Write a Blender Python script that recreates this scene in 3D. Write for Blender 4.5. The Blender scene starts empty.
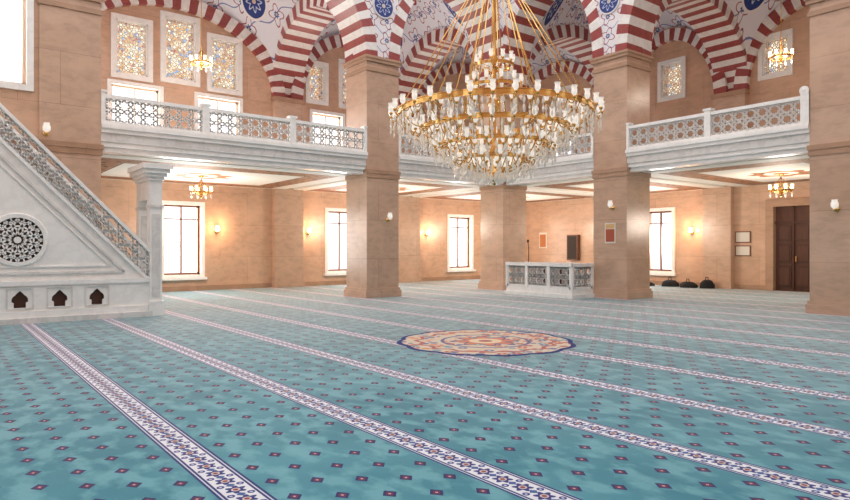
import bpy, math, random
from mathutils import Vector, Matrix
random.seed(4)
pi=math.pi
scene=bpy.context.scene
# ------------------------------------------------------------------ node helpers
class E:
    def __init__(s,t,o): s.t=t; s.o=o
    def m(s,op,*a):
        n=s.t.nodes.new('ShaderNodeMath'); n.operation=op
        for i,v in enumerate((s,)+a):
            if isinstance(v,E): s.t.links.new(v.o,n.inputs[i])
            else: n.inputs[i].default_value=v
        return E(s.t,n.outputs[0])
    def __add__(s,b): return s.m('ADD',b)
    def __sub__(s,b): return s.m('SUBTRACT',b)
    def __mul__(s,b): return s.m('MULTIPLY',b)
    def __truediv__(s,b): return s.m('DIVIDE',b)
    def mod(s,b): return s.m('FLOORED_MODULO',b)
    def abs(s): return s.m('ABSOLUTE')
    def lt(s,b): return s.m('LESS_THAN',b)
    def gt(s,b): return s.m('GREATER_THAN',b)
    def sqrt(s): return s.m('SQRT')
    def sin(s): return s.m('SINE')
    def mx(s,b): return s.m('MAXIMUM',b)
    def mn(s,b): return s.m('MINIMUM',b)
    def atan2(s,b): return s.m('ARCTAN2',b)
    def floor(s): return s.m('FLOOR')
def C(r,g,b):
    f=lambda v:(v/255/12.92) if v/255<=0.04045 else ((v/255+0.055)/1.055)**2.4
    return (f(r),f(g),f(b),1)
class Mat:
    def __init__(s,name,col=(0.8,0.8,0.8,1),rough=0.5,metal=0.0,**kw):
        s.m=bpy.data.materials.new(name); s.m.use_nodes=True
        s.t=s.m.node_tree; s.b=s.t.nodes['Principled BSDF']
        s.b.inputs['Base Color'].default_value=col
        s.b.inputs['Roughness'].default_value=rough
        s.b.inputs['Metallic'].default_value=metal
        for k,v in kw.items(): s.b.inputs[k.replace('_',' ')].default_value=v
    def coords(s):
        tc=s.t.nodes.new('ShaderNodeTexCoord'); sp=s.t.nodes.new('ShaderNodeSeparateXYZ')
        s.t.links.new(tc.outputs['Object'],sp.inputs[0])
        s.obj=tc.outputs['Object']
        return [E(s.t,sp.outputs[i]) for i in range(3)]
    def vec(s,x,y,z=0.0):
        n=s.t.nodes.new('ShaderNodeCombineXYZ')
        for i,v in enumerate((x,y,z)):
            if isinstance(v,E): s.t.links.new(v.o,n.inputs[i])
            else: n.inputs[i].default_value=v
        return n.outputs[0]
    def noise(s,vec,scale,detail=3,rough=0.5):
        n=s.t.nodes.new('ShaderNodeTexNoise'); n.inputs['Scale'].default_value=scale
        n.inputs['Detail'].default_value=detail; n.inputs['Roughness'].default_value=rough
        s.t.links.new(vec,n.inputs['Vector']); return E(s.t,n.outputs[0])
    def voro(s,vec,scale,feature='F1'):
        n=s.t.nodes.new('ShaderNodeTexVoronoi'); n.feature=feature; n.inputs['Scale'].default_value=scale
        s.t.links.new(vec,n.inputs['Vector']); return n
    def mix(s,f,a,b):
        n=s.t.nodes.new('ShaderNodeMix'); n.data_type='RGBA'
        for i,v in ((0,f),(6,a),(7,b)):
            if isinstance(v,E): s.t.links.new(v.o,n.inputs[i])
            elif isinstance(v,bpy.types.NodeSocket): s.t.links.new(v,n.inputs[i])
            else: n.inputs[i].default_value=v
        return n.outputs[2]
    def setc(s,c,inp='Base Color'): s.t.links.new(c,s.b.inputs[inp])

def stone(name,c1,c2,mort,bw=2.2,rh=1.25,rough=0.28,ms=0.005,va=0.36):
    M=Mat(name,rough=rough); x,y,z=M.coords(); sxy=x+y
    br=M.t.nodes.new('ShaderNodeTexBrick')
    M.t.links.new(M.vec(sxy,z),br.inputs['Vector'])
    br.inputs['Scale'].default_value=1; br.inputs['Mortar Size'].default_value=ms
    br.inputs['Brick Width'].default_value=bw; br.inputs['Row Height'].default_value=rh
    br.inputs['Color1'].default_value=c1; br.inputs['Color2'].default_value=c2; br.inputs['Mortar'].default_value=mort
    n1=M.noise(M.vec(sxy*1.3,z*3.2,x),1.9,6,0.65)
    n2=M.noise(M.vec(sxy,z*1.2,x),0.8,3)
    dark=tuple(v*0.66 for v in c1[:3])+(1,)
    lite=tuple(min(1,v*1.22) for v in c2[:3])+(1,)
    f=((n1-0.45)*2.2).mx(0).mn(va)
    c=M.mix(f,br.outputs[0],dark)
    f2=((n2-0.5)*2.5).mx(0).mn(0.5)
    c=M.mix(f2,c,lite); M.setc(c); return M.m

STONE=stone('travertine_wall',C(206,166,138),C(214,176,149),C(168,132,106))
STONE_P=stone('travertine_pier',C(198,162,137),C(207,173,149),C(158,124,102),bw=3.0,rh=1.25)
STONE_T=stone('travertine_trim',C(174,136,110),C(184,148,122),C(140,110,85),bw=4,rh=3)
def marble(name,base,vein,amt=0.14):
    M=Mat(name,rough=0.3); x,y,z=M.coords()
    n=M.noise(M.vec(x,y,z),2.2,6,0.62); f=(n-0.5).abs()
    f=(f*-14.0+1.0).mx(0)*amt
    M.setc(M.mix(f,base,vein)); return M.m
MARB=marble('white_marble',C(249,246,242),C(184,180,176))
MARB_D=marble('grey_marble',C(230,226,222),C(160,156,152),0.25)
REDV=marble('red_voussoir',C(162,76,72),C(124,52,48),0.4)
WHV=marble('white_voussoir',C(240,235,230),C(190,182,174),0.25)
GOLD=Mat('brass',C(228,184,114),0.22,1.0).m
GOLDD=Mat('dark_brass',C(150,104,50),0.35,1.0).m
WOOD=Mat('dark_wood',C(74,40,26),0.45).m
WOOD2=Mat('brown_window_wood',C(118,76,54),0.5).m
DARK=Mat('painted_recess_shade',C(60,46,38),0.8).m  # flat dark colour painted as the shade inside openings
BLACK=Mat('black_cloth',C(22,22,26),0.8).m
def wood_door():
    M=Mat('door_wood',rough=0.4); x,y,z=M.coords()
    n=M.noise(M.vec(x*14.0,y*14.0,z*1.2),1.5,4)
    M.setc(M.mix(n,C(56,32,24),C(104,62,42))); return M.m
DOORW=wood_door()
def ornament(M,u,v,r0,r1,c):
    r=(u*u+v*v).sqrt(); a=v.atan2(u)
    p=(a*4.0).sin()*(r1*0.32)+r1
    c=M.mix(((r-p).abs()).lt(0.018),c,C(164,84,86))
    p2=(a*8.0).sin()*(r0*0.25)+r0
    c=M.mix(r.lt(p2),c,C(70,90,150)); c=M.mix(r.lt(r0*0.4),c,C(220,200,190))
    return c
def painted(name='painted_plaster'):
    M=Mat(name,rough=0.7); x,y,z=M.coords(); s=x+y
    g=0.62
    c=C(232,228,230)
    vine=((s*(2*pi/g)).sin()*0.10+z+0.31).mod(g)-g/2
    c=M.mix(vine.abs().lt(0.014),c,C(120,132,176))
    u=s.mod(g)-g/2; v=z.mod(g)-g/2
    c=ornament(M,u,v,0.075,0.20,c)
    M.setc(c); return M.m
PAINT=painted()
PLAIN=Mat('cream_plaster',C(228,220,208),0.7).m
def vault_mat(name,ax,by):
    M=Mat(name,rough=0.7); x,y,z=M.coords()
    r=(x*x+y*y).sqrt(); a=y.atan2(x)
    c=C(234,234,240)
    K=20
    p=(r-1.62).mod(0.66)-0.33
    q=((a*(K/(2*pi))).mod(1.0)-0.5)*r*(2*pi/K)
    vine=((a*K).sin()*0.09+p)
    c=M.mix(vine.abs().lt(0.016),c,C(120,132,180))
    c=ornament(M,p,q,0.085,0.22,c)
    dx=x.abs()-ax*0.70; dy=y.abs()-by*0.70; rr=(dx*dx+dy*dy).sqrt(); ra=dy.atan2(dx)
    c=M.mix(rr.lt(0.50),c,C(238,234,234)); c=M.mix(rr.lt(0.43),c,C(36,58,126))
    st=(ra*8.0).sin()*0.06+0.22
    c=M.mix(((rr-st).abs()).lt(0.03),c,C(196,202,222)); c=M.mix(rr.lt(0.07),c,C(214,190,170))
    pet=((a*12.0).sin()*0.14+1.42)
    c=M.mix(r.lt(pet),c,C(238,234,236))
    c=M.mix(((r-pet).abs()).lt(0.045),c,C(158,66,70))
    c=M.mix(r.lt(1.12),c,C(160,74,76))
    c=M.mix(r.lt(1.02),c,C(42,64,130))
    st=((a*8.0).sin()*0.18+0.62)
    c=M.mix(((r-st).abs()).lt(0.045),c,C(206,210,224))
    st=((a*16.0).sin()*0.06+0.90)
    c=M.mix(((r-st).abs()).lt(0.025),c,C(190,198,220))
    c=M.mix(r.lt(0.25),c,C(200,186,170))
    M.setc(c); return M.m
def medal():
    M=Mat('blue_roundel',rough=0.6); x,y,z=M.coords()
    r=((x*x)+(z*z)+(y*y)).sqrt()
    a=z.atan2(x+y)
    c=M.mix(r.lt(0.36),C(228,220,220),C(40,60,126))
    st=((a*8.0).sin()*0.07+0.2)
    c=M.mix(((r-st).abs()).lt(0.022),c,C(190,196,220))
    c=M.mix(r.lt(0.07),c,C(200,190,180))
    M.setc(c); return M.m
MEDAL=medal()
def ceil_mat(name,a,b):
    M=Mat(name,rough=0.6); x,y,z=M.coords()
    ex=(x.abs()*-1.0+a); ey=(y.abs()*-1.0+b); e=ex.mn(ey)
    vo=M.voro(M.vec(x,y,0.0),3.4); d=E(M.t,vo.outputs['Distance'])
    n=M.noise(M.vec(x,y,0.0),5.0,3)
    base=C(248,240,230)
    pat=M.mix(d.lt(0.19),C(176,120,88),C(104,44,34)); pat=M.mix(n.gt(0.58),pat,C(80,84,60))
    c=M.mix(((e-1.05).abs()).lt(0.34),base,pat)
    c=M.mix(((e-0.66).abs()).lt(0.04),c,C(150,96,60))
    c=M.mix(((e-1.44).abs()).lt(0.04),c,C(150,96,60))
    r=(x*x+y*y).sqrt(); an=y.atan2(x); pe=(an*8.0).sin()*0.12+0.9
    c=M.mix(r.lt(pe),c,pat); c=M.mix(r.lt(0.5),c,base); c=M.mix(r.lt(0.25),c,C(150,80,50))
    M.setc(c); return M.m
def stained():
    M=Mat('stained_glass'); x,y,z=M.coords()
    v=M.vec(x+y,z,0.0); vo=M.voro(v,9.0); sp=M.t.nodes.new('ShaderNodeSeparateColor')
    M.t.links.new(vo.outputs['Color'],sp.inputs[0]); q=E(M.t,sp.outputs[0])
    c=M.mix(q.gt(0.55),C(240,224,194),C(206,162,108)); c=M.mix(q.gt(0.88),c,C(130,154,186)); c=M.mix(q.lt(0.07),c,C(166,100,78))
    tr=M.t.nodes.new('ShaderNodeBsdfTransparent'); M.t.links.new(c,tr.inputs[0])
    M.t.links.new(tr.outputs[0],M.t.nodes['Material Output'].inputs[0]); return M.m
STAIN=stained()
def frosted():
    M=Mat('frosted_pane'); tr=M.t.nodes.new('ShaderNodeBsdfTranslucent'); tr.inputs[0].default_value=(0.95,0.95,0.95,1)
    M.t.links.new(tr.outputs[0],M.t.nodes['Material Output'].inputs[0]); return M.m
FROST=frosted()
def carpet():
    M=Mat('carpet',rough=0.85); x,y,z=M.coords()
    P=1.53; ph=1.59
    sd=(x-(ph-P/2)).mod(P)-P/2; d=sd.abs()
    nz=M.noise(M.vec(x,y,0.0),0.7,4); nf=M.noise(M.vec(x,y,0.0),45.0,2); nm=M.noise(M.vec(x,y*0.6,0.0),5.0,5)
    f=((nz-0.38)*2.6).mx(0).mn(1)
    c=M.mix(f,C(62,138,156),C(96,168,184))
    c=M.mix(((nm-0.46)*4.0).mx(0).mn(0.6),c,C(132,196,206))
    c=M.mix(nf*0.30,c,C(50,112,130))
    g=P/6; col=((x-ph)/g+0.5).floor(); fx=(x-ph+g/2).mod(g)-g/2
    par=col.mod(2.0); fy=(y+par*0.17).mod(0.34)-0.17
    dia=fx.abs()+fy.abs()*0.8
    c=M.mix(dia.lt(0.055),c,C(40,46,104)); c=M.mix(dia.lt(0.030),c,C(122,50,80)); c=M.mix(dia.lt(0.011),c,C(206,184,182))
    c=M.mix(d.lt(0.146),c,C(30,48,118)); c=M.mix(d.lt(0.128),c,C(210,220,234)); c=M.mix(d.lt(0.117),c,C(34,50,120))
    c=M.mix(d.lt(0.100),c,C(232,236,242))
    p=0.19; a=(y).mod(p)-p/2; r=(a*a+sd*sd).sqrt(); an=a.atan2(sd)
    pet=(an*6.0).sin()*0.014+0.060
    c=M.mix(r.lt(pet),c,C(40,58,134)); c=M.mix(r.lt(0.030),c,C(222,206,190)); c=M.mix(r.lt(0.018),c,C(150,72,84))
    a2=(y+p/2).mod(p)-p/2; d2=(d-0.068); r2=(a2*a2+d2*d2).sqrt(); c=M.mix(r2.lt(0.026),c,C(48,66,144)); c=M.mix(r2.lt(0.011),c,C(200,206,226))
    r3=a2.abs()+d; c=M.mix(r3.lt(0.034),c,C(60,100,160))
    M.setc(c)
    M.b.inputs['Sheen Weight'].default_value=0.75; M.b.inputs['Sheen Roughness'].default_value=0.28
    M.b.inputs['Sheen Tint'].default_value=(1,0.84,0.74,1)
    M.b.inputs['Specular IOR Level'].default_value=0.2
    return M.m
CARPET=carpet()
def rosette_mat():
    M=Mat('carpet_medallion_weave',rough=0.85); x,y,z=M.coords()
    r=(x*x+y*y).sqrt(); a=y.atan2(x)
    v=M.vec(x,y,0.0); vo=M.voro(v,5.5); dd=E(M.t,vo.outputs['Distance']); sp=M.t.nodes.new('ShaderNodeSeparateColor')
    M.t.links.new(vo.outputs['Color'],sp.inputs[0]); q=E(M.t,sp.outputs[0])
    fl=M.mix(q.gt(0.35),C(186,78,58),C(66,92,156)); fl=M.mix(q.gt(0.6),fl,C(216,134,80)); fl=M.mix(q.gt(0.85),fl,C(104,156,174))
    base=C(218,202,180)
    c=M.mix(dd.lt(0.44),base,fl); c=M.mix(dd.lt(0.16),c,C(240,222,186))
    pe=(a*16.0).sin()*0.05+1.14
    c=M.mix(((r-pe).abs()).lt(0.04),c,C(176,68,58))
    c=M.mix(((r-0.74).abs()).lt(0.03),c,C(60,80,140))
    p2=(a*8.0).sin()*0.10+0.46
    c=M.mix(r.lt(p2),c,C(210,118,76)); c=M.mix(((r-p2).abs()).lt(0.03),c,C(60,70,130)); c=M.mix(r.lt(0.28),c,C(236,216,180)); c=M.mix(r.lt(0.12),c,C(176,70,60))
    M.setc(c); M.b.inputs['Sheen Weight'].default_value=0.3; return M.m
ROSE=rosette_mat()
RBORD=Mat('medallion_border',C(46,60,124),0.85).m
GLASSW=Mat('frosted_lamp_glass',C(250,248,246),0.15,Transmission_Weight=0.3,Emission_Color=(1,0.92,0.8,1),Emission_Strength=0.25).m
CRYST=Mat('crystal_drop',C(246,240,232),0.08,Transmission_Weight=0.45,Emission_Color=(1,0.88,0.72,1),Emission_Strength=0.08).m
LAMPON=Mat('lit_lamp_glass',C(255,230,190),0.4,Emission_Color=(1,0.72,0.42,1),Emission_Strength=7).m

# ------------------------------------------------------------------ mesh builder
class B:
    def __init__(s,name,mats,origin=(0,0,0)):
        s.name=name; s.mats=mats; s.v=[]; s.f=[]; s.mi=[]; s.sm=[]; s.o=Vector(origin)
    def face(s,pts,m=0,smooth=False):
        i=len(s.v); s.v+= [tuple(p) for p in pts]; s.f.append(tuple(range(i,i+len(pts)))); s.mi.append(m); s.sm.append(smooth)
    def hexa(s,p,m=0):
        i=len(s.v); s.v+=[tuple(q) for q in p]
        for f in ((0,3,2,1),(4,5,6,7),(0,1,5,4),(1,2,6,5),(2,3,7,6),(3,0,4,7)):
            s.f.append(tuple(i+k for k in f)); s.mi.append(m); s.sm.append(False)
    def box(s,x0,x1,y0,y1,z0,z1,m=0):
        x0,x1=min(x0,x1),max(x0,x1); y0,y1=min(y0,y1),max(y0,y1)
        s.hexa([(x0,y0,z0),(x1,y0,z0),(x1,y1,z0),(x0,y1,z0),(x0,y0,z1),(x1,y0,z1),(x1,y1,z1),(x0,y1,z1)],m)
    def lathe(s,c,prof,n=16,m=0,smooth=True,axis='z'):
        i=len(s.v); c=Vector(c)
        for r,h in prof:
            for k in range(n):
                a=2*pi*k/n
                if axis=='z': s.v.append((c.x+r*math.cos(a),c.y+r*math.sin(a),c.z+h))
                elif axis=='y': s.v.append((c.x+r*math.cos(a),c.y+h,c.z+r*math.sin(a)))
                else: s.v.append((c.x+h,c.y+r*math.cos(a),c.z+r*math.sin(a)))
        for j in range(len(prof)-1):
            for k in range(n):
                k2=(k+1)%n
                s.f.append((i+j*n+k,i+j*n+k2,i+(j+1)*n+k2,i+(j+1)*n+k)); s.mi.append(m); s.sm.append(smooth)
    def tube(s,p0,p1,r,n=6,m=0,r1=None):
        p0=Vector(p0); p1=Vector(p1); d=(p1-p0)
        if d.length<1e-6: return
        q=d.to_track_quat('Z','Y').to_matrix(); r1=r if r1 is None else r1
        i=len(s.v)
        for p,rr in ((p0,r),(p1,r1)):
            for k in range(n):
                a=2*pi*k/n; s.v.append(tuple(p+q@Vector((rr*math.cos(a),rr*math.sin(a),0))))
        for k in range(n):
            k2=(k+1)%n; s.f.append((i+k,i+k2,i+n+k2,i+n+k)); s.mi.append(m); s.sm.append(True)
        s.f.append(tuple(i+k for k in reversed(range(n)))); s.mi.append(m); s.sm.append(False)
        s.f.append(tuple(i+n+k for k in range(n))); s.mi.append(m); s.sm.append(False)
    def band(s,c,R,w,h,n=64,m=0):
        s.lathe(c,[(R-w/2,-h/2),(R+w/2,-h/2),(R+w/2,h/2),(R-w/2,h/2),(R-w/2,-h/2)],n,m,False)
    def polypath(s,pts,r,n=6,m=0):
        for a,b in zip(pts,pts[1:]): s.tube(a,b,r,n,m)
    def make(s):
        me=bpy.data.meshes.new(s.name); o=s.o
        me.from_pydata([(a-o.x,b-o.y,c-o.z) for a,b,c in s.v],[],s.f)
        for mt in s.mats: me.materials.append(mt)
        me.polygons.foreach_set('material_index',s.mi); me.polygons.foreach_set('use_smooth',s.sm)
        me.update()
        ob=bpy.data.objects.new(s.name,me); ob.location=o; scene.collection.objects.link(ob); return ob
def PT(kind,base,s,d,z): return (s,base+d,z) if kind=='Y' else (base+d,s,z)
def wbox(b,kind,base,s0,s1,d0,d1,z0,z1,m=0):
    p=PT(kind,base,s0,d0,z0); q=PT(kind,base,s1,d1,z1)
    b.box(p[0],q[0],p[1],q[1],z0,z1,m)
def wall(b,kind,base,s0,s1,th,z0,z1,holes,m=0):
    ss=sorted({s0,s1}|{h[0] for h in holes}|{h[1] for h in holes}); zs=sorted({z0,z1}|{h[2] for h in holes}|{h[3] for h in holes})
    for i in range(len(ss)-1):
        for j in range(len(zs)-1):
            cs=(ss[i]+ss[i+1])/2; cz=(zs[j]+zs[j+1])/2
            if any(h[0]<cs<h[1] and h[2]<cz<h[3] for h in holes): continue
            wbox(b,kind,base,ss[i],ss[i+1],0,th,zs[j],zs[j+1],m)
def cell_segs():
    S=[]
    pts=[]
    for k in range(16):
        r=0.5 if k%2==0 else 0.36
        a=k*pi/8; pts.append((0.5+r*math.cos(a),0.5+r*math.sin(a)))
    for k in range(16): S.append((pts[k],pts[(k+1)%16]))
    for k in (2,6,10,14):
        p=pts[k]; q=(round(p[0]),round(p[1])); S.append((p,q))
    o=[(0.5+0.2*math.cos(pi/8+k*pi/4),0.5+0.2*math.sin(pi/8+k*pi/4)) for k in range(8)]
    for k in range(8): S.append((o[k],o[(k+1)%8]))
    for k in range(8): S.append((o[k],pts[2*k+1]))
    return S
CELL=cell_segs()
CELL_OPEN=[s for s in CELL[:20]]   # open star lattice, no inner octagon
def lattice(b,f,s0,s1,t0,t1,cs,w,th,m=0,segs=None):
    nx=max(1,round((s1-s0)/cs)); ny=max(1,round((t1-t0)/cs)); dx=(s1-s0)/nx; dy=(t1-t0)/ny
    for i in range(nx):
        for j in range(ny):
            for (a,c) in (segs or CELL):
                ax=s0+(i+a[0])*dx; ay=t0+(j+a[1])*dy; bx=s0+(i+c[0])*dx; by=t0+(j+c[1])*dy
                L=math.hypot(bx-ax,by-ay)
                if L<1e-5: continue
                ux,uy=(bx-ax)/L,(by-ay)/L; nx_,ny_=-uy*w/2,ux*w/2
                e=w*0.3; ax-=ux*e; ay-=uy*e; bx+=ux*e; by+=uy*e
                P=[(ax-nx_,ay-ny_),(bx-nx_,by-ny_),(bx+nx_,by+ny_),(ax+nx_,ay+ny_)]
                b.hexa([f(x,y,0) for x,y in P]+[f(x,y,th) for x,y in P],m)
def arch(b,kind,base,d0,d1,s0,s1,z0,H,t,step=0.25,m0=0,m1=1):
    c=(s0+s1)/2; a=(s1-s0)/2-0.02; Hh=H-0.02
    L=pi*(a+Hh)/2; n=int(L/step); n+= 1-(n%2)
    sub=2
    for k in range(n*sub):
        A=pi*k/(n*sub); Bn=pi*(k+1)/(n*sub); m=m0 if (k//sub)%2==0 else m1
        P=[]
        for d in (d0,d1):
            for (aa,hh,th) in ((a,Hh,A),(a+t,Hh+t,A),(a+t,Hh+t,Bn),(a,Hh,Bn)):
                P.append(PT(kind,base,c+aa*math.cos(th),d,z0+hh*math.sin(th)))
        b.hexa(P,m)
def spandrel(b,kind,base,d0,d1,s0,s1,z0,H,zt,m=0):
    c=(s0+s1)/2; a=(s1-s0)/2; n=28
    for k in range(n):
        A=pi*k/n; Bn=pi*(k+1)/n
        sa=c+a*math.cos(A); za=z0+H*math.sin(A); sb=c+a*math.cos(Bn); zb=z0+H*math.sin(Bn)
        P=[PT(kind,base,sa,d0,za),PT(kind,base,sb,d0,zb),PT(kind,base,sb,d0,zt),PT(kind,base,sa,d0,zt)]
        Q=[PT(kind,base,sa,d1,za),PT(kind,base,sb,d1,zb),PT(kind,base,sb,d1,zt),PT(kind,base,sa,d1,zt)]
        b.face(P,m); b.face(Q,m); b.face([P[0],P[1],Q[1],Q[0]],m)

# ------------------------------------------------------------------ layout
YL=17.10; XL=17.05; S=1.25; YO=24.2; XO=25.0
Z0=7.7; H=2.75; HF=3.3; TV=0.62; GZ0=4.0; GZ1=4.62; RZ=5.38
PX=[(1.97,3.27),(10.95,12.2),(XL,XL+S)]
PY=[(YL,YL+S),(11.7,12.95),(5.25,6.5),(-1.2,0.05)]
b=B('floor',[CARPET]); b.box(-6,XO+0.5,-8,YO+0.5,-0.1,0.0); b.make()
b=B('carpet_medallion',[ROSE,RBORD],(7.5,7.95,0.0)); n=96
def scal(a,R): return R*(1+0.045*abs(math.cos(a*6)))
for k in range(n):
    a0=2*pi*k/n; a1=2*pi*(k+1)/n
    def p(a,R,z): return (7.5+scal(a,R)*math.cos(a),7.95+scal(a,R)*math.sin(a),z)
    b.face([(7.5,7.95,0.006),p(a0,1.38,0.006),p(a1,1.38,0.006)],0)
    b.face([p(a0,1.38,0.006),p(a0,1.45,0.006),p(a1,1.45,0.006),p(a1,1.38,0.006)],1)
    b.face([p(a0,1.45,0.006),p(a0,1.46,0.0005),p(a1,1.46,0.0005),p(a1,1.45,0.006)],1)
b.make()
def pier(x0,x1,y0,y1):
    b=B('stone_pier',[STONE_P,STONE_T])
    b.box(x0,x1,y0,y1,0,Z0)
    for e,za,zb in ((0.07,0,0.22),(0.04,0.22,0.30),(0.03,3.86,4.0),(0.05,4.0,4.12),(0.04,Z0-0.42,Z0-0.30),(0.07,Z0-0.12,Z0-0.02),(0.10,Z0-0.02,Z0+0.06)):
        b.box(x0-e,x1+e,y0-e,y1+e,za,zb,1 if za>1 else 0)
    b.make()
for x0,x1 in PX: pier(x0,x1,YL,YL+S)
for y0,y1 in PY[1:]: pier(XL,XL+S,y0,y1)
LOW=[(6.70,8.05,0.60,3.2),(13.5,14.85,0.60,3.2),(20.35,21.8,0.60,3.15)]
GALW=[(4.95,6.55,4.95,7.35),(7.95,9.55,4.95,7.35),(12.75,14.2,4.95,7.35),(15.1,16.5,4.95,7.35),(20.2,21.8,4.95,7.35)]
UP=[(5.10,6.15,7.75,9.65),(6.75,7.85,7.85,10.1),(8.45,9.5,7.75,9.65),(12.6,13.35,7.9,9.4),(14.2,15.1,7.9,9.7),(15.9,16.6,7.9,9.4),(20.0,20.9,7.9,9.4),(22.0,22.9,7.9,9.4)]
RLOW=[(14.9,16.2,0.60,3.2)]; RDOOR=(9.45,10.75,0.0,3.15)
RUP=[(14.45,15.4,8.1,9.5),(10.25,11.15,8.15,9.5),(20.3,21.3,8.1,9.5),(7.4,8.3,8.15,9.5)]
RGAL=[(20.2,21.8,4.95,7.2)]
b=B('wall_left',[STONE]); wall(b,'Y',YO,-6,XO+0.5,0.5,0,13,LOW+GALW+UP); b.make()
b=B('wall_right',[STONE]); wall(b,'X',XO,-3,YO,0.5,0,13,RLOW+RUP+RGAL+[RDOOR]); b.make()
b=B('wall_front_left',[STONE]); wall(b,'Y',YL+0.05,-3.6,PX[0][0],0.5,0,13.5,[(-0.55,1.72,5.35,9.0)]); b.make()
b=B('wall_aisle_end',[STONE]); b.box(XL+S,XO,-1.2,-0.7,0,13); b.make()
b=B('wall_qibla',[STONE]); wall(b,'X',-4.1,-8,YL+0.05,0.5,0,13.5,[(2.5,5.0,1.0,3.6),(12.0,14.5,1.0,3.6),(2.5,5.0,5.2,8.4),(12.0,14.5,5.2,8.4)]); b.make()
b=B('wall_rear',[STONE]); b.box(-3.6,XL+S,-8.5,-8.0,0,GZ0); b.box(-3.6,XL-0.12,-1.7,-1.2,GZ0,13.5); b.make()
b=B('unseen_rear_gallery_slab',[PLAIN]); b.box(-3.6,XL-0.12,-8.0,-0.2,GZ0,GZ0+0.5); b.make()  # unseen slab behind the camera, added to block skylight on the near floor
b=B('trim_1',[STONE_P,STONE_T])
for x0,x1 in [(3.0,3.27)]+PX[1:]:
    b.box(x0,x1,YO-0.3,YO,0,Z0); b.box(x0-0.04,x1+0.04,YO-0.35,YO,0,0.25,0); b.box(x0-0.05,x1+0.05,YO-0.36,YO,Z0-0.15,Z0+0.03,1)
for y0,y1 in PY:
    sh=0.55 if y0==11.7 else 0
    b.box(XO-0.3,XO,y0+sh,y1+sh*0.8,0,GZ0+0.3); b.box(XO-0.3,XO,y0,y1,GZ0+0.3,Z0); b.box(XO-0.35,XO,y0+sh-0.04,y1+sh*0.8+0.04,0,0.25,0); b.box(XO-0.36,XO,y0-0.05,y1+0.05,Z0-0.15,Z0+0.03,1)
b.make()
b=B('baseboard_left',[STONE_T]); b.box(3.27,XO,YO-0.05,YO,0,0.18); b.make()
b=B('baseboard_right',[STONE_T]); b.box(XO-0.05,XO,-0.7,9.2,0,0.18); b.box(XO-0.05,XO,11.0,YO,0,0.18); b.make()
wn=[0]
def window(kind,base,h,style):
    s0,s1,z0,z1=h; wn[0]+=1
    b=B('window_%d'%wn[0],[MARB,WOOD2,STAIN,PLAIN,FROST])
    fr=0.14 if style!='stain' else 0.17
    for (a,c,e,g) in ((s0-fr,s1+fr,z1,z1+fr),(s0-fr,s1+fr,z0-fr,z0),(s0-fr,s0,z0,z1),(s1,s1+fr,z0,z1)):
        wbox(b,kind,base,a,c,-0.07,0.02,e,g,0)
    if style=='low':
        wbox(b,kind,base,s0-fr-0.06,s1+fr+0.06,-0.16,0,z0-fr-0.05,z0-fr+0.04,0)
    w=0.07
    m=1 if style=='low' else 3
    if style=='stain':
        f=lambda s,t,d: PT(kind,base,s,0.06+d,t)
        lattice(b,f,s0,s1,z0,z1,0.34,0.028,0.04,0)
        p=[PT(kind,base,s0,0.12,z0),PT(kind,base,s1,0.12,z0),PT(kind,base,s1,0.12,z1),PT(kind,base,s0,0.12,z1)]
        b.face(p,2)
        for (a,c,e,g) in ((s0,s1,z1-0.05,z1),(s0,s1,z0,z0+0.05),(s0,s0+0.05,z0,z1),(s1-0.05,s1,z0,z1)):
            wbox(b,kind,base,a,c,0.0,0.12,e,g,0)
    else:
        for (a,c,e,g) in ((s0,s1,z1-w,z1),(s0,s1,z0,z0+w),(s0,s0+w,z0,z1),(s1-w,s1,z0,z1)):
            wbox(b,kind,base,a,c,0.15,0.25,e,g,m)
        c=(s0+s1)/2; wbox(b,kind,base,c-0.03,c+0.03,0.16,0.24,z0,z1,m)
        zz=z0+(z1-z0)*(0.68 if style=='gal' else 0.8); wbox(b,kind,base,s0,s1,0.16,0.24,zz-0.02,zz+0.02,m)
    if style=='frost':
        b.face([PT(kind,base,s0,0.22,z0),PT(kind,base,s1,0.22,z0),PT(kind,base,s1,0.22,z1),PT(kind,base,s0,0.22,z1)],4)
    b.make()
for h in LOW: window('Y',YO,h,'low')
for h in GALW: window('Y',YO,h,'gal')
for h in UP: window('Y',YO,h,'stain')
for h in RLOW: window('X',XO,h,'low')
for h in RUP: window('X',XO,h,'stain')
for h in RGAL: window('X',XO,h,'gal')
window('Y',YL+0.05,(-0.55,1.72,5.35,9.0),'frost')
# door
b=B('door_1',[DOORW,STONE_T,GOLD,WOOD]); s0,s1,z0,z1=RDOOR
wbox(b,'X',XO,s0,s1,0.12,0.2,0,z1,0)
for (a,c,e,g) in ((s0-0.28,s1+0.28,z1,z1+0.28),(s0-0.28,s0,0,z1),(s1,s1+0.28,0,z1)): wbox(b,'X',XO,a,c,-0.08,0.02,e,g,1)
c=(s0+s1)/2
for (a,d) in ((s0,c),(c,s1)):
    for (e,g) in ((0.15,0.95),(1.05,1.75),(1.85,2.45)):
        wbox(b,'X',XO,a+0.08,d-0.08,0.08,0.12,e,g,3); wbox(b,'X',XO,a+0.15,d-0.15,0.06,0.08,e+0.08,g-0.08,0)
wbox(b,'X',XO,s0,s1,0.06,0.12,2.5,2.6,3); wbox(b,'X',XO,c-0.03,c+0.03,0.05,0.12,0,z1,3)
wbox(b,'X',XO,c-0.12,c-0.08,0.02,0.12,1.1,1.3,2)
b.make()
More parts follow.
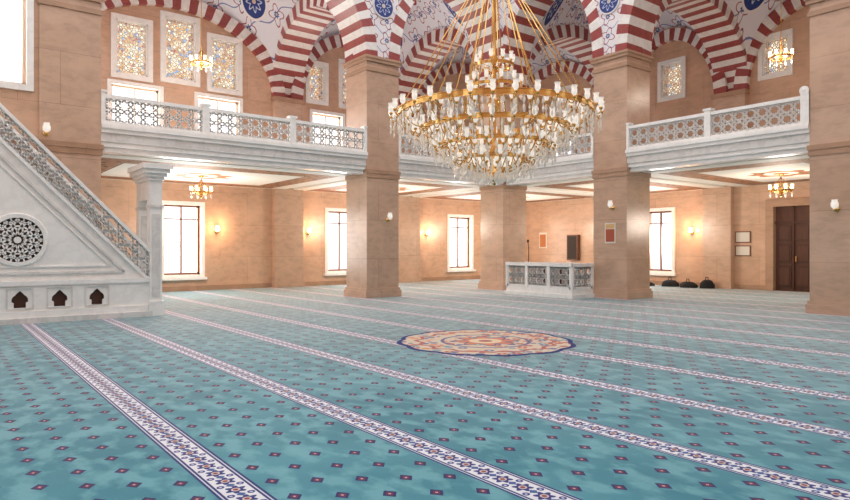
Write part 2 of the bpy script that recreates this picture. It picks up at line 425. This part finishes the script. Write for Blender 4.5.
# ------------------------------------------------------------------ arcades, arches, vaults
bays_x=[(3.27,10.95),(12.2,XL)]; bays_y=[(12.95,YL),(6.5,11.7),(0.05,5.25)]
sp=B('wall_arcade',[PAINT,PLAIN])
for s0,s1 in bays_x: spandrel(sp,'Y',YL,0,S,s0,s1,Z0,HF,13.5)
for s0,s1 in bays_y: spandrel(sp,'X',XL,0,S,s0,s1,Z0,HF,13.5)
for x0,x1 in PX: sp.box(x0,x1,YL,YL+S,Z0,13.5)
for y0,y1 in PY[1:]: sp.box(XL,XL+S,y0,y1,Z0,13.5)
for x0,x1 in PX: spandrel(sp,'X',x0,0,x1-x0,YL+S,YO,Z0,H,12.8)
for y0,y1 in PY: spandrel(sp,'Y',y0,0,y1-y0,XL+S,XO,Z0,H,12.8)
sp.make()
def mkarch(kind,base,d0,d1,s0,s1,h=H,t=0.5):
    b=B('striped_arch',[REDV,WHV]); arch(b,kind,base,d0,d1,s0,s1,Z0,h,t); b.make()
for s0,s1 in bays_x:
    mkarch('Y',YL,-0.04,S+0.03,s0,s1,HF,0.42); mkarch('Y',YO,-0.22,0,s0,s1)
mkarch('Y',YO,-0.22,0,XL+S,XO)
for s0,s1 in bays_y:
    mkarch('X',XL,-0.04,S+0.03,s0,s1,HF,0.42); mkarch('X',XO,-0.22,0,s0,s1)
mkarch('X',XO,-0.22,0,YL+S,YO)
for x0,x1 in PX: mkarch('X',x0,-0.04,x1-x0+0.04,YL+S,YO)
for y0,y1 in PY[:3]: mkarch('Y',y0,-0.04,y1-y0+0.04,XL+S,XO)
VC=[0]
def vault(x0,x1,y0,y1):
    cx,cy=(x0+x1)/2,(y0+y1)/2; a,bb=(x1-x0)/2,(y1-y0)/2; VC[0]+=1
    b=B('vault_ceiling',[vault_mat('vault_painting_%d'%VC[0],a,bb)],(cx,cy,Z0)); n=24
    def pt(i,j):
        u=math.sin(pi/2*(2*i/n-1)); v=math.sin(pi/2*(2*j/n-1))
        return (cx+u*a,cy+v*bb,Z0+(H+TV)*math.sqrt(max(0,2-u*u-v*v)))
    for i in range(n):
        for j in range(n): b.face([pt(i,j),pt(i+1,j),pt(i+1,j+1),pt(i,j+1)],0,True)
    b.make()
VB=[(3.27,10.95,YL+S,YO),(12.2,XL,YL+S,YO),(XL+S,XO,YL+S,YO)]+[(XL+S,XO,a,c) for a,c in bays_y]
for v in VB: vault(*v)
def roundel(kind,base,s,z,R=0.40):
    c=PT(kind,base,s,-0.05,z); b=B('painted_roundel',[MEDAL],c)
    b.lathe(c,[(0.0001,0),(R,0),(R,0.05)],32,0,False,axis='y' if kind=='Y' else 'x'); b.make()
for x0,x1 in PX[1:2]: roundel('Y',YL,(x0+x1)/2,9.45)
for y0,y1 in PY[1:3]: roundel('X',XL,(y0+y1)/2,9.45)
# ------------------------------------------------------------------ gallery
b=B('gallery_floor',[MARB_D,PLAIN]); 
b.box(3.27,XO,YL+S,YO,GZ0+0.05,GZ1); b.box(XL+S,XO,-0.7,YL+S,GZ0+0.05,GZ1)
for s0,s1 in bays_x: b.box(s0,s1,YL+0.3,YL+S,GZ0+0.05,GZ1)
for s0,s1 in bays_y: b.box(XL+0.3,XL+S,s0,s1,GZ0+0.05,GZ1)
b.make()
ci=0
for (x0,x1,y0,y1) in VB:
    ci+=1; a,bb=(x1-x0)/2+0.45,(y1-y0)/2+0.45
    mt=ceil_mat('painted_ceiling_%d'%ci,a,bb)
    cx,cy=(x0+x1)/2,(y0+y1)/2
    b=B('ceiling',[mt],(cx,cy,GZ0)); b.box(max(x0-0.45,3.27),min(x1+0.45,XO),y0-0.45,min(y1+0.45,YO),GZ0,GZ0+0.05); b.make()
def fascia(kind,base,s0,s1):
    b=B('balcony_front',[MARB,MARB_D])
    for d,za,zb in ((0.12,GZ0-0.02,GZ0+0.10),(0.06,GZ0+0.10,GZ0+0.22),(0.02,GZ0+0.22,GZ0+0.44),(-0.04,GZ0+0.44,GZ0+0.54),(-0.09,GZ0+0.54,GZ1+0.02)):
        wbox(b,kind,base,s0,s1,d,0.45,za,zb,0 if d!=0.02 else 1)
    b.make()
def railing(kind,base,s0,s1,npan,scroll=False):
    b=B('balcony_railing',[MARB]); f=lambda s,t,d: PT(kind,base,s,0.03+d,t)
    w=(s1-s0)/npan
    for i in range(npan+1):
        s=s0+i*w; a=max(s0,s-0.09); c=min(s1,s+0.09)
        wbox(b,kind,base,a,c,-0.03,0.16,GZ1+0.02,RZ+0.04)
        wbox(b,kind,base,max(s0,a-0.03),min(s1,c+0.03),-0.05,0.18,RZ+0.04,RZ+0.10)
    wbox(b,kind,base,s0,s1,-0.01,0.14,RZ-0.09,RZ); wbox(b,kind,base,s0,s1,-0.01,0.14,GZ1+0.02,GZ1+0.10)
    for i in range(npan):
        lattice(b,f,s0+i*w+0.09,s0+(i+1)*w-0.09,GZ1+0.10,RZ-0.09,0.29,0.038,0.06,0,CELL_OPEN)
    if scroll:
        wbox(b,kind,base,s0,s0+0.20,-0.04,0.17,GZ1+0.02,RZ+0.12)
        p=PT(kind,base,s0+0.12,-0.05,RZ+0.12); b.lathe(p,[(0.0001,0),(0.04,0.0),(0.05,0.02),(0.11,0.02),(0.11,0.20),(0.0001,0.20)],16,0,False,axis='x' if kind=='X' else 'y')
    b.make()
for (s0,s1),n in zip(bays_x,(3,2)): fascia('Y',YL,s0,s1); railing('Y',YL,s0,s1,n)
for (s0,s1),n in zip(bays_y,(2,2,2)): fascia('X',XL,s0,s1); railing('X',XL,s0,s1,n,s0==6.5)
# ------------------------------------------------------------------ minbar
YM=15.8
b=B('marble_minbar',[MARB,MARB_D,DARK,WOOD])
zl=lambda x:0.80+1.03*(4.05-x)
XA,XB=-0.9,4.05
for yy in (YM,16.86):
    f=lambda s,t,d,yy=yy:(s,yy+d,zl(s)+t)
    for (t0,t1,e) in ((0.0,0.09,0.02),(0.70,0.80,0.03)):
        P=[(XA,t0),(XB,t0),(XB,t1),(XA,t1)]
        b.hexa([f(x,t,-e) for x,t in P]+[f(x,t,0.10+e) for x,t in P],0)
    lattice(b,f,XA,XB,0.09,0.70,0.30,0.046,0.05,0,CELL_OPEN)
    yb=yy+0.05
    y1=yb+0.07
    A=[(XA,0.85),(XB,0.85),(XA,zl(XA)+0.02)]
    b.face([(x,yb,z) for x,z in A],0); b.face([(x,y1,z) for x,z in A],0)
    b.box(XA,XB,yy-0.04,yy+0.14,0.80,0.90,0)
    b.box(XA-1.6,XB+0.05,yy-0.10 if yy<16 else yy,yy+0.14,0,0.12,1); b.box(XA-1.6,XB,yy-0.05 if yy<16 else yy,yy+0.14,0.12,0.26,0)
def strip(p,q,w,y,th,m):
    ax,az=p; bx,bz=q; L=math.hypot(bx-ax,bz-az); nx,nz=-(bz-az)/L*w/2,(bx-ax)/L*w/2
    P=[(ax-nx,az-nz),(bx-nx,bz-nz),(bx+nx,bz+nz),(ax+nx,az+nz)]
    b.hexa([(x,y,z) for x,z in P]+[(x,y-th,z) for x,z in P],m)
for (o,w,th,m) in ((0.16,0.05,0.045,1),(0.30,0.035,0.03,0)):
    T=[(XA,0.9+o),(XB-0.2-2.1*o,0.9+o),(XA,zl(XA)-1.45*o-0.05)]
    strip(T[0],T[1],w,YM+0.05,th,m); strip(T[1],T[2],w,YM+0.05,th,m)
rc=(1.43,1.77); R=0.52
b.lathe((rc[0],YM+0.046,rc[1]),[(0.0001,0),(R-0.04,0)],36,2,False,axis='y')  # flat dark disc stands in for shade behind the rosette openwork
b.lathe((rc[0],YM+0.05,rc[1]),[(R-0.05,0),(R-0.05,-0.06),(R+0.03,-0.06),(R+0.05,-0.03),(R+0.05,0)],40,0,False,axis='y')
for k in range(12):
    a=k*pi/6
    P=lambda r,t:(rc[0]+r*math.cos(t),rc[1]+r*math.sin(t))
    w=0.038
    strip(P(0.47,a),P(0.30,a+pi/12),w,YM+0.045,0.03,0); strip(P(0.47,a+pi/6),P(0.30,a+pi/12),w,YM+0.045,0.03,0)
    strip(P(0.30,a+pi/12),P(0.20,a),w,YM+0.045,0.03,0); strip(P(0.30,a-pi/12),P(0.20,a),w,YM+0.045,0.03,0)
    strip(P(0.20,a),P(0.11,a+pi/12),0.028,YM+0.045,0.03,0); strip(P(0.20,a),P(0.11,a-pi/12),0.028,YM+0.045,0.03,0)
    strip(P(0.30,a-pi/12),P(0.30,a+pi/12),0.032,YM+0.045,0.03,0); strip(P(0.40,a-pi/12),P(0.40,a+pi/12),0.028,YM+0.045,0.03,0)
    strip(P(0.47,a+pi/12),P(0.30,a+pi/12),0.028,YM+0.045,0.03,0)
b.lathe((rc[0],YM+0.02,rc[1]),[(0.0001,0),(0.07,0),(0.07,0.03)],16,0,False,axis='y')
NX=[-0.735,0.0,0.735,1.47,2.205,2.94]; nw=0.20; nz0,nz1=0.33,0.74
holes=[(x-nw,x+nw,nz0,nz1) for x in NX]
wall(b,'Y',YM+0.0,XA-1.6,XB,0.05,0.26,0.80,holes,0)
for x in NX:
    b.box(x-nw,x+nw,YM+0.10,YM+0.12,nz0,nz1,3)
    for (a,c,e,g) in ((x-nw-0.05,x+nw+0.05,nz1,nz1+0.03),(x-nw-0.05,x+nw+0.05,nz0-0.03,nz0),(x-nw-0.05,x-nw-0.02,nz0,nz1),(x+nw+0.02,x+nw+0.05,nz0,nz1)):
        b.box(a,c,YM-0.025,YM,e,g,1)
    n=16; inn=[];out=[]
    for k in range(n+1):
        t=k/n; a=pi*t
        px=x-0.15*math.cos(a); pz=0.50+0.12*math.sin(a)+0.07*max(0,1-abs(t-0.5)*5)
        if k in(0,n): pz=0.46
        inn.append((px,pz)); out.append((x-nw+2*nw*t,nz1))
    inn=[(x-0.11,nz0),(x-0.11,0.44)]+inn+[(x+0.11,0.44),(x+0.11,nz0)]; out=[(x-nw,nz0),(x-nw,0.44)]+out+[(x+nw,0.44),(x+nw,nz0)]
    for k in range(len(inn)-1):
        P=[inn[k],inn[k+1],out[k+1],out[k]]
        b.hexa([(q[0],YM+0.05,q[1]) for q in P]+[(q[0],YM+0.01,q[1]) for q in P],0)
n=18
for i in range(n):
    x1=XB-0.1-i*(4.7/n); z=0.25+i*0.25
    b.box(XA-0.0,x1,YM+0.14,16.86,z-0.25,z,1)
b.box(XA-1.6,XA,YM+0.0,16.99,0.8,4.75,0); b.box(XA-1.6,XA,YM+0.14,16.99,0.0,0.8,0); b.box(XA-1.65,XA+0.05,YM-0.03,17.0,4.75,4.85,0)
for xx in (XA-1.5,XA-0.15):
    for yy in (YM+0.08,16.9): b.lathe((xx,yy,4.85),[(0.09,0),(0.07,0.1),(0.06,1.9),(0.1,2.05)],12,0)
b.box(XA-1.65,XA+0.02,YM-0.02,16.99,6.9,7.1,0)
b.lathe((XA-0.8,16.37,7.1),[(0.72,0),(0.66,0.3),(0.58,0.5),(0.3,1.6),(0.03,2.4)],8,0,False)
for yy in (YM-0.05,16.75):
    b.box(4.05,4.33,yy,yy+0.24,0,3.25,0); b.box(4.02,4.37,yy-0.04,yy+0.26,0,0.35,0); b.box(4.03,4.36,yy-0.02,yy+0.26,2.55,2.62,1)
    b.box(4.10,4.28,yy-0.02,yy+0.26,0.45,2.4,1)
b.box(4.06,4.32,YM+0.19,16.80,2.75,3.25,0)
for e,za,zb in ((0.04,3.2,3.28),(0.09,3.28,3.36),(0.15,3.36,3.46),(0.2,3.46,3.58)): b.box(4.05-e,4.33+e,YM-0.05-e,17.02,za,zb,0)
b.make()
# ------------------------------------------------------------------ muezzin platform
b=B('marble_muezzin_platform',[MARB,MARB_D,STONE_T,BLACK])
x0,x1,y0,y1=15.9,XL-0.08,12.9,15.8
b.box(x0,x1,y0,y1,0,0.28,0); b.box(x0-0.05,x1,y0-0.05,y1+0.05,0,0.12,0)
for (kind,base,s0,s1,sg) in (('X',x0,y0,y1,1),('X',x1-0.1,y0,y1,1),('Y',y0,x0,x1,1),('Y',y1-0.1,x0,x1,1)):
    f=lambda s,t,d: PT(kind,base,s,0.02+d,t)
    npan=max(1,round((s1-s0)/1.0)); w=(s1-s0)/npan
    for i in range(npan+1):
        s=s0+i*w; wbox(b,kind,base,max(s0,s-0.06),min(s1,s+0.06),-0.02,0.12,0.28,1.12)
    wbox(b,kind,base,s0,s1,-0.03,0.13,1.0,1.1); wbox(b,kind,base,s0,s1,0,0.1,0.28,0.36)
    for i in range(npan): lattice(b,f,s0+i*w+0.06,s0+(i+1)*w-0.06,0.36,1.0,0.32,0.058,0.05,0,CELL_OPEN)
b.make()
b=B('microphone_stand',[BLACK,GOLDD]); b.lathe((16.4,15.2,0.28),[(0.0001,0.03),(0.13,0.02),(0.13,0)],16,0); b.tube((16.4,15.2,0.28),(16.4,15.2,1.65),0.015,8); b.tube((16.4,15.2,1.65),(16.2,15.05,1.8),0.012,8); b.lathe((16.19,15.04,1.78),[(0.001,0),(0.035,0.02),(0.035,0.09),(0.001,0.11)],10,0); b.make()
b=B('reading_desk',[WOOD,WOOD2]); b.box(16.2,16.7,13.6,14.4,1.0,1.05,0)
for xx in (16.22,16.63):
    for yy in (13.62,14.33): b.box(xx,xx+0.05,yy,yy+0.05,0.28,1.0,1)
b.make()
# ------------------------------------------------------------------ chandelier
def tulip(b,c,s=1.0,mg=1,mb=0):
    x,y,z=c
    b.lathe((x,y,z),[(0.004*s,-0.05*s),(0.03*s,-0.03*s),(0.034*s,0),(0.02*s,0.012*s)],8,mb)
    b.lathe((x,y,z+0.01*s),[(0.022*s,0),(0.05*s,0.04*s),(0.052*s,0.09*s),(0.042*s,0.13*s),(0.058*s,0.175*s)],9,mg)
def drop(b,c,s,m):
    x,y,z=c; b.lathe((x,y,z),[(0.001,0),(0.014*s,-0.03*s),(0.02*s,-0.07*s),(0.001,-0.11*s)],6,m,False)
CX,CY=8.05,8.3
b=B('chandelier',[GOLD,GLASSW,CRYST,GOLDD],(CX,CY,4.2))
rings=[(1.74,4.02,34,0.085),(1.32,3.74,26,0.07),(0.94,3.47,20,0.06),(0.58,3.22,14,0.06)]
for R,z,n,h in rings:
    b.band((CX,CY,z),R,0.028,h,72,0); b.band((CX,CY,z+h/2),R,0.06,0.014,72,0); b.band((CX,CY,z-h/2),R,0.05,0.014,72,0)
    for k in range(n):
        a=2*pi*k/n+0.05; co,si=math.cos(a),math.sin(a)
        pts=[(CX+co*(R+r),CY+si*(R+r),z+dz) for r,dz in ((0,-0.03),(0.05,-0.12),(0.11,-0.13),(0.14,-0.09),(0.14,-0.06))]
        b.polypath(pts,0.010,5,0); tulip(b,pts[-1][:2]+(pts[-1][2]+0.03,),0.92)
        pts=[(CX+co*(R-r),CY+si*(R-r),z+dz) for r,dz in ((0,-0.05),(0.06,-0.18),(0.13,-0.18),(0.15,-0.12))]
        b.polypath(pts,0.009,5,0); tulip(b,pts[-1][:2]+(pts[-1][2]+0.03,),0.85)
        for rr in (0.14,0.0,-0.15):
            drop(b,(CX+co*(R+rr),CY+si*(R+rr),z-0.12),1.25,2); drop(b,(CX+co*(R+rr),CY+si*(R+rr),z-0.25),1.0,2)
        a2=a+pi/n
        for dz in (0.05,0.18): drop(b,(CX+math.cos(a2)*R,CY+math.sin(a2)*R,z-dz),1.3,2)
HUB=6.75
for R,z,n in ((1.74,4.02,12),(0.94,3.47,8)):
    for k in range(n):
        a=2*pi*k/n+0.13; b.tube((CX+R*math.cos(a),CY+R*math.sin(a),z+0.03),(CX+0.1*math.cos(a),CY+0.1*math.sin(a),HUB),0.011,6,0)
for (Ra,za),(Rb,zb) in zip([r[:2] for r in rings],[r[:2] for r in rings[1:]]+[(0.12,3.0)]):
    for k in range(12):
        a=2*pi*k/12+0.13; 
        pts=[]
        for i in range(7):
            t=i/6; r=Ra+(Rb-Ra)*t; zz=za+(zb-za)*t-0.10*math.sin(pi*t); pts.append((CX+r*math.cos(a),CY+r*math.sin(a),zz))
        b.polypath(pts,0.011,5,0)
b.lathe((CX,CY,2.72),[(0.001,0),(0.03,0.03),(0.02,0.08),(0.09,0.14),(0.12,0.2),(0.06,0.28),(0.03,0.34),(0.05,0.5),(0.11,0.6),(0.04,0.75),(0.03,1.2),(0.09,1.4),(0.13,1.5),(0.05,1.6),(0.03,2.2),(0.07,2.3),(0.03,2.4),(0.025,4.0),(0.12,4.05),(0.12,4.15),(0.03,4.3)],16,0)
for R,z,n in ((0.34,4.9,10),(0.5,4.5,12)):
    b.band((CX,CY,z),R,0.03,0.05,40,0)
    for k in range(n):
        a=2*pi*k/n; b.tube((CX,CY,z-0.05),(CX+R*math.cos(a),CY+R*math.sin(a),z),0.008,5,0); tulip(b,(CX+R*math.cos(a),CY+R*math.sin(a),z+0.07),0.75); drop(b,(CX+R*math.cos(a),CY+R*math.sin(a),z-0.03),1.6,2)
b.tube((CX,CY,HUB),(CX,CY,14.0),0.025,8,3)
for k in range(14):
    a=2*pi*k/14
    for r in (0.1,0.22): tulip(b,(CX+r*2*math.cos(a),CY+r*2*math.sin(a),3.0+r*0.5),0.75); drop(b,(CX+r*1.6*math.cos(a),CY+r*1.6*math.sin(a),2.96),1.8,2)
b.make()
def small_ch(x,y,z,ztop):
    b=B('small_chandelier',[GOLD,LAMPON,CRYST])
    b.tube((x,y,z),(x,y,ztop),0.012,6,0); b.band((x,y,z),0.34,0.03,0.05,32,0)
    b.lathe((x,y,z-0.2),[(0.001,0),(0.05,0.04),(0.03,0.1),(0.06,0.2),(0.02,0.3)],10,0)
    b.lathe((x,y,ztop-0.06),[(0.02,0),(0.09,0.03),(0.09,0.06)],12,0)
    for k in range(8):
        a=2*pi*k/8; p=(x+0.34*math.cos(a),y+0.34*math.sin(a),z)
        b.tube((x,y,z-0.08),p,0.01,5,0); b.tube(p,(x,y,z+0.45),0.006,4,0); tulip(b,(p[0],p[1],z+0.04),0.8,1,0); drop(b,(p[0],p[1],z-0.03),1.6,2)
    b.make()
def plight(name,loc,e,col=(1,0.66,0.38),r=0.12):
    l=bpy.data.lights.new(name,'POINT'); l.energy=e; l.color=col; l.shadow_soft_size=r
    o=bpy.data.objects.new(name,l); o.location=loc; scene.collection.objects.link(o)
def alight(name,loc,sx,sy,d,e,col=(1,0.98,0.95)):
    l=bpy.data.lights.new(name,'AREA'); l.shape='RECTANGLE'; l.size=sx; l.size_y=sy; l.energy=e; l.color=col
    o=bpy.data.objects.new(name,l); o.location=loc; o.rotation_euler=Vector(d).to_track_quat('-Z','Z').to_euler(); scene.collection.objects.link(o)
for (x,y) in ((7.1,21.27),(14.6,21.27),(21.65,21.27),(21.65,15.0),(21.65,9.1)):
    small_ch(x,y,3.45,GZ0); plight('aisle_lamp_light',(x,y,2.5),215,(1,0.84,0.70),0.4)
for (x,y) in ((7.1,21.27),(21.65,9.1)):
    small_ch(x,y,7.75,Z0+(H+TV)*1.41); plight('gallery_lamp_light',(x,y,7.4),80,(1,0.84,0.68),0.3)
for h in LOW+GALW: alight('window_daylight',((h[0]+h[1])/2,YO+0.6,(h[2]+h[3])/2),h[1]-h[0],h[3]-h[2],(0,-1,-0.12),160)
for h in RLOW: alight('window_daylight',(XO+0.6,(h[0]+h[1])/2,(h[2]+h[3])/2),h[1]-h[0],h[3]-h[2],(-1,0,-0.12),160)
alight('window_daylight',(0.6,YL+1.2,7.2),2.2,3.6,(0,-1,0),300)
def sconce(kind,base,s,z,lit=True,e=36):
    b=B('wall_sconce',[GOLD,LAMPON if lit else GLASSW])
    q=PT(kind,base,s,-0.15,z-0.05)
    c=PT(kind,base,s,-0.02,z-0.05); b.lathe(PT(kind,base,s,0,z-0.03),[(0.07,0),(0.06,-0.03),(0.001,-0.035)],12,0,True,axis='y' if kind=='Y' else 'x')
    b.tube(c,q,0.012,6,0); b.lathe(q,[(0.02,-0.02),(0.05,0.02),(0.03,0.03)],10,0)
    b.lathe(q,[(0.03,0.03),(0.08,0.08),(0.085,0.15),(0.06,0.22),(0.07,0.25)],12,1)
    b.make()
    if lit: plight('sconce_light',PT(kind,base,s,-0.30,z+0.1),e,(1,0.56,0.28),0.06)
for s in (8.65,12.55,18.9): sconce('Y',YO,s,2.25)
for s in (14.0,17.6): sconce('X',XO,s,2.25)
sconce('Y',YL,11.75,2.55,False); sconce('X',XL,5.9,2.55,False); sconce('X',XL,12.2,2.9,False); sconce('Y',YL,2.1,4.3,False)
b=B('wall_poster',[PLAIN,Mat('poster_red',C(176,84,60),0.6).m,Mat('poster_tan',C(214,176,120),0.6).m])
wbox(b,'X',XL,12.1,12.5,-0.02,0,1.75,2.40,0); wbox(b,'X',XL,12.14,12.46,-0.024,-0.02,1.80,2.20,1); wbox(b,'X',XL,12.14,12.46,-0.024,-0.02,2.22,2.36,2); b.make()
b=B('wall_poster',[PLAIN,Mat('poster_orange',C(196,120,70),0.6).m]); wbox(b,'X',XO,21.9,22.4,-0.03,0,1.6,2.4,0); wbox(b,'X',XO,21.95,22.35,-0.034,-0.03,1.65,2.3,1); b.make()
b=B('notice_board',[WOOD2,PLAIN,DARK])
for (za,zb) in ((1.80,2.25),(1.28,1.70)):
    wbox(b,'X',XO,11.6,12.2,-0.04,0,za,zb,0); wbox(b,'X',XO,11.64,12.16,-0.045,-0.04,za+0.04,zb-0.04,1)
b.make()
b=B('wall_cabinet',[WOOD,DARK,WOOD2]); wbox(b,'X',XO,19.8,20.45,-0.2,0,1.0,2.25,2); wbox(b,'X',XO,19.85,20.40,-0.21,-0.2,1.06,2.19,1); b.make()  # thin dark front panel is painted-in shade for the cabinet opening
def bag(x,y,sx,sy,sz):
    b=B('cloth_bag',[BLACK]); n=14
    for j in range(9):
        t=j/8; a=pi*t/2
        for k in range(n):
            th=2*pi*k/n; w=1+0.12*math.sin(3*th+x)+0.08*math.sin(5*th+j)
            r=(math.cos(a)**0.6 if math.cos(a)>0 else 0)*w; b.v.append((x+sx*r*math.cos(th),y+sy*r*math.sin(th),sz*math.sin(a)))
    for j in range(8):
        for k in range(n):
            k2=(k+1)%n; b.f.append((j*n+k,j*n+k2,(j+1)*n+k2,(j+1)*n+k)); b.mi.append(0); b.sm.append(True)
    b.polypath([(x-0.12,y,sz*0.9),(x-0.08,y,sz+0.1),(x+0.08,y,sz+0.1),(x+0.12,y,sz*0.9)],0.015,5,0)
    b.make()
for x,y,sx,sy,sz in ((24.3,14.6,0.3,0.35,0.28),(24.2,13.75,0.25,0.36,0.24),(24.3,13.0,0.3,0.26,0.34),(23.9,15.4,0.2,0.3,0.18)): bag(x,y,sx,sy,sz)
# ------------------------------------------------------------------ light
w=bpy.data.worlds.new('World'); scene.world=w; w.use_nodes=True
bg=w.node_tree.nodes['Background']; bg.inputs[0].default_value=(0.98,0.98,1,1); bg.inputs[1].default_value=1.8
scene.view_settings.view_transform='Standard'
# ------------------------------------------------------------------ camera
cam=bpy.data.cameras.new('camera'); co=bpy.data.objects.new('camera',cam); scene.collection.objects.link(co)
cam.sensor_width=36; cam.lens=634/850*36; cam.shift_y=-2/850
co.location=(0,0,1.6)
fwd=Vector((0.614,0.789,0)); co.rotation_euler=fwd.to_track_quat('-Z','Y').to_euler()
cam.clip_end=200
scene.camera=co
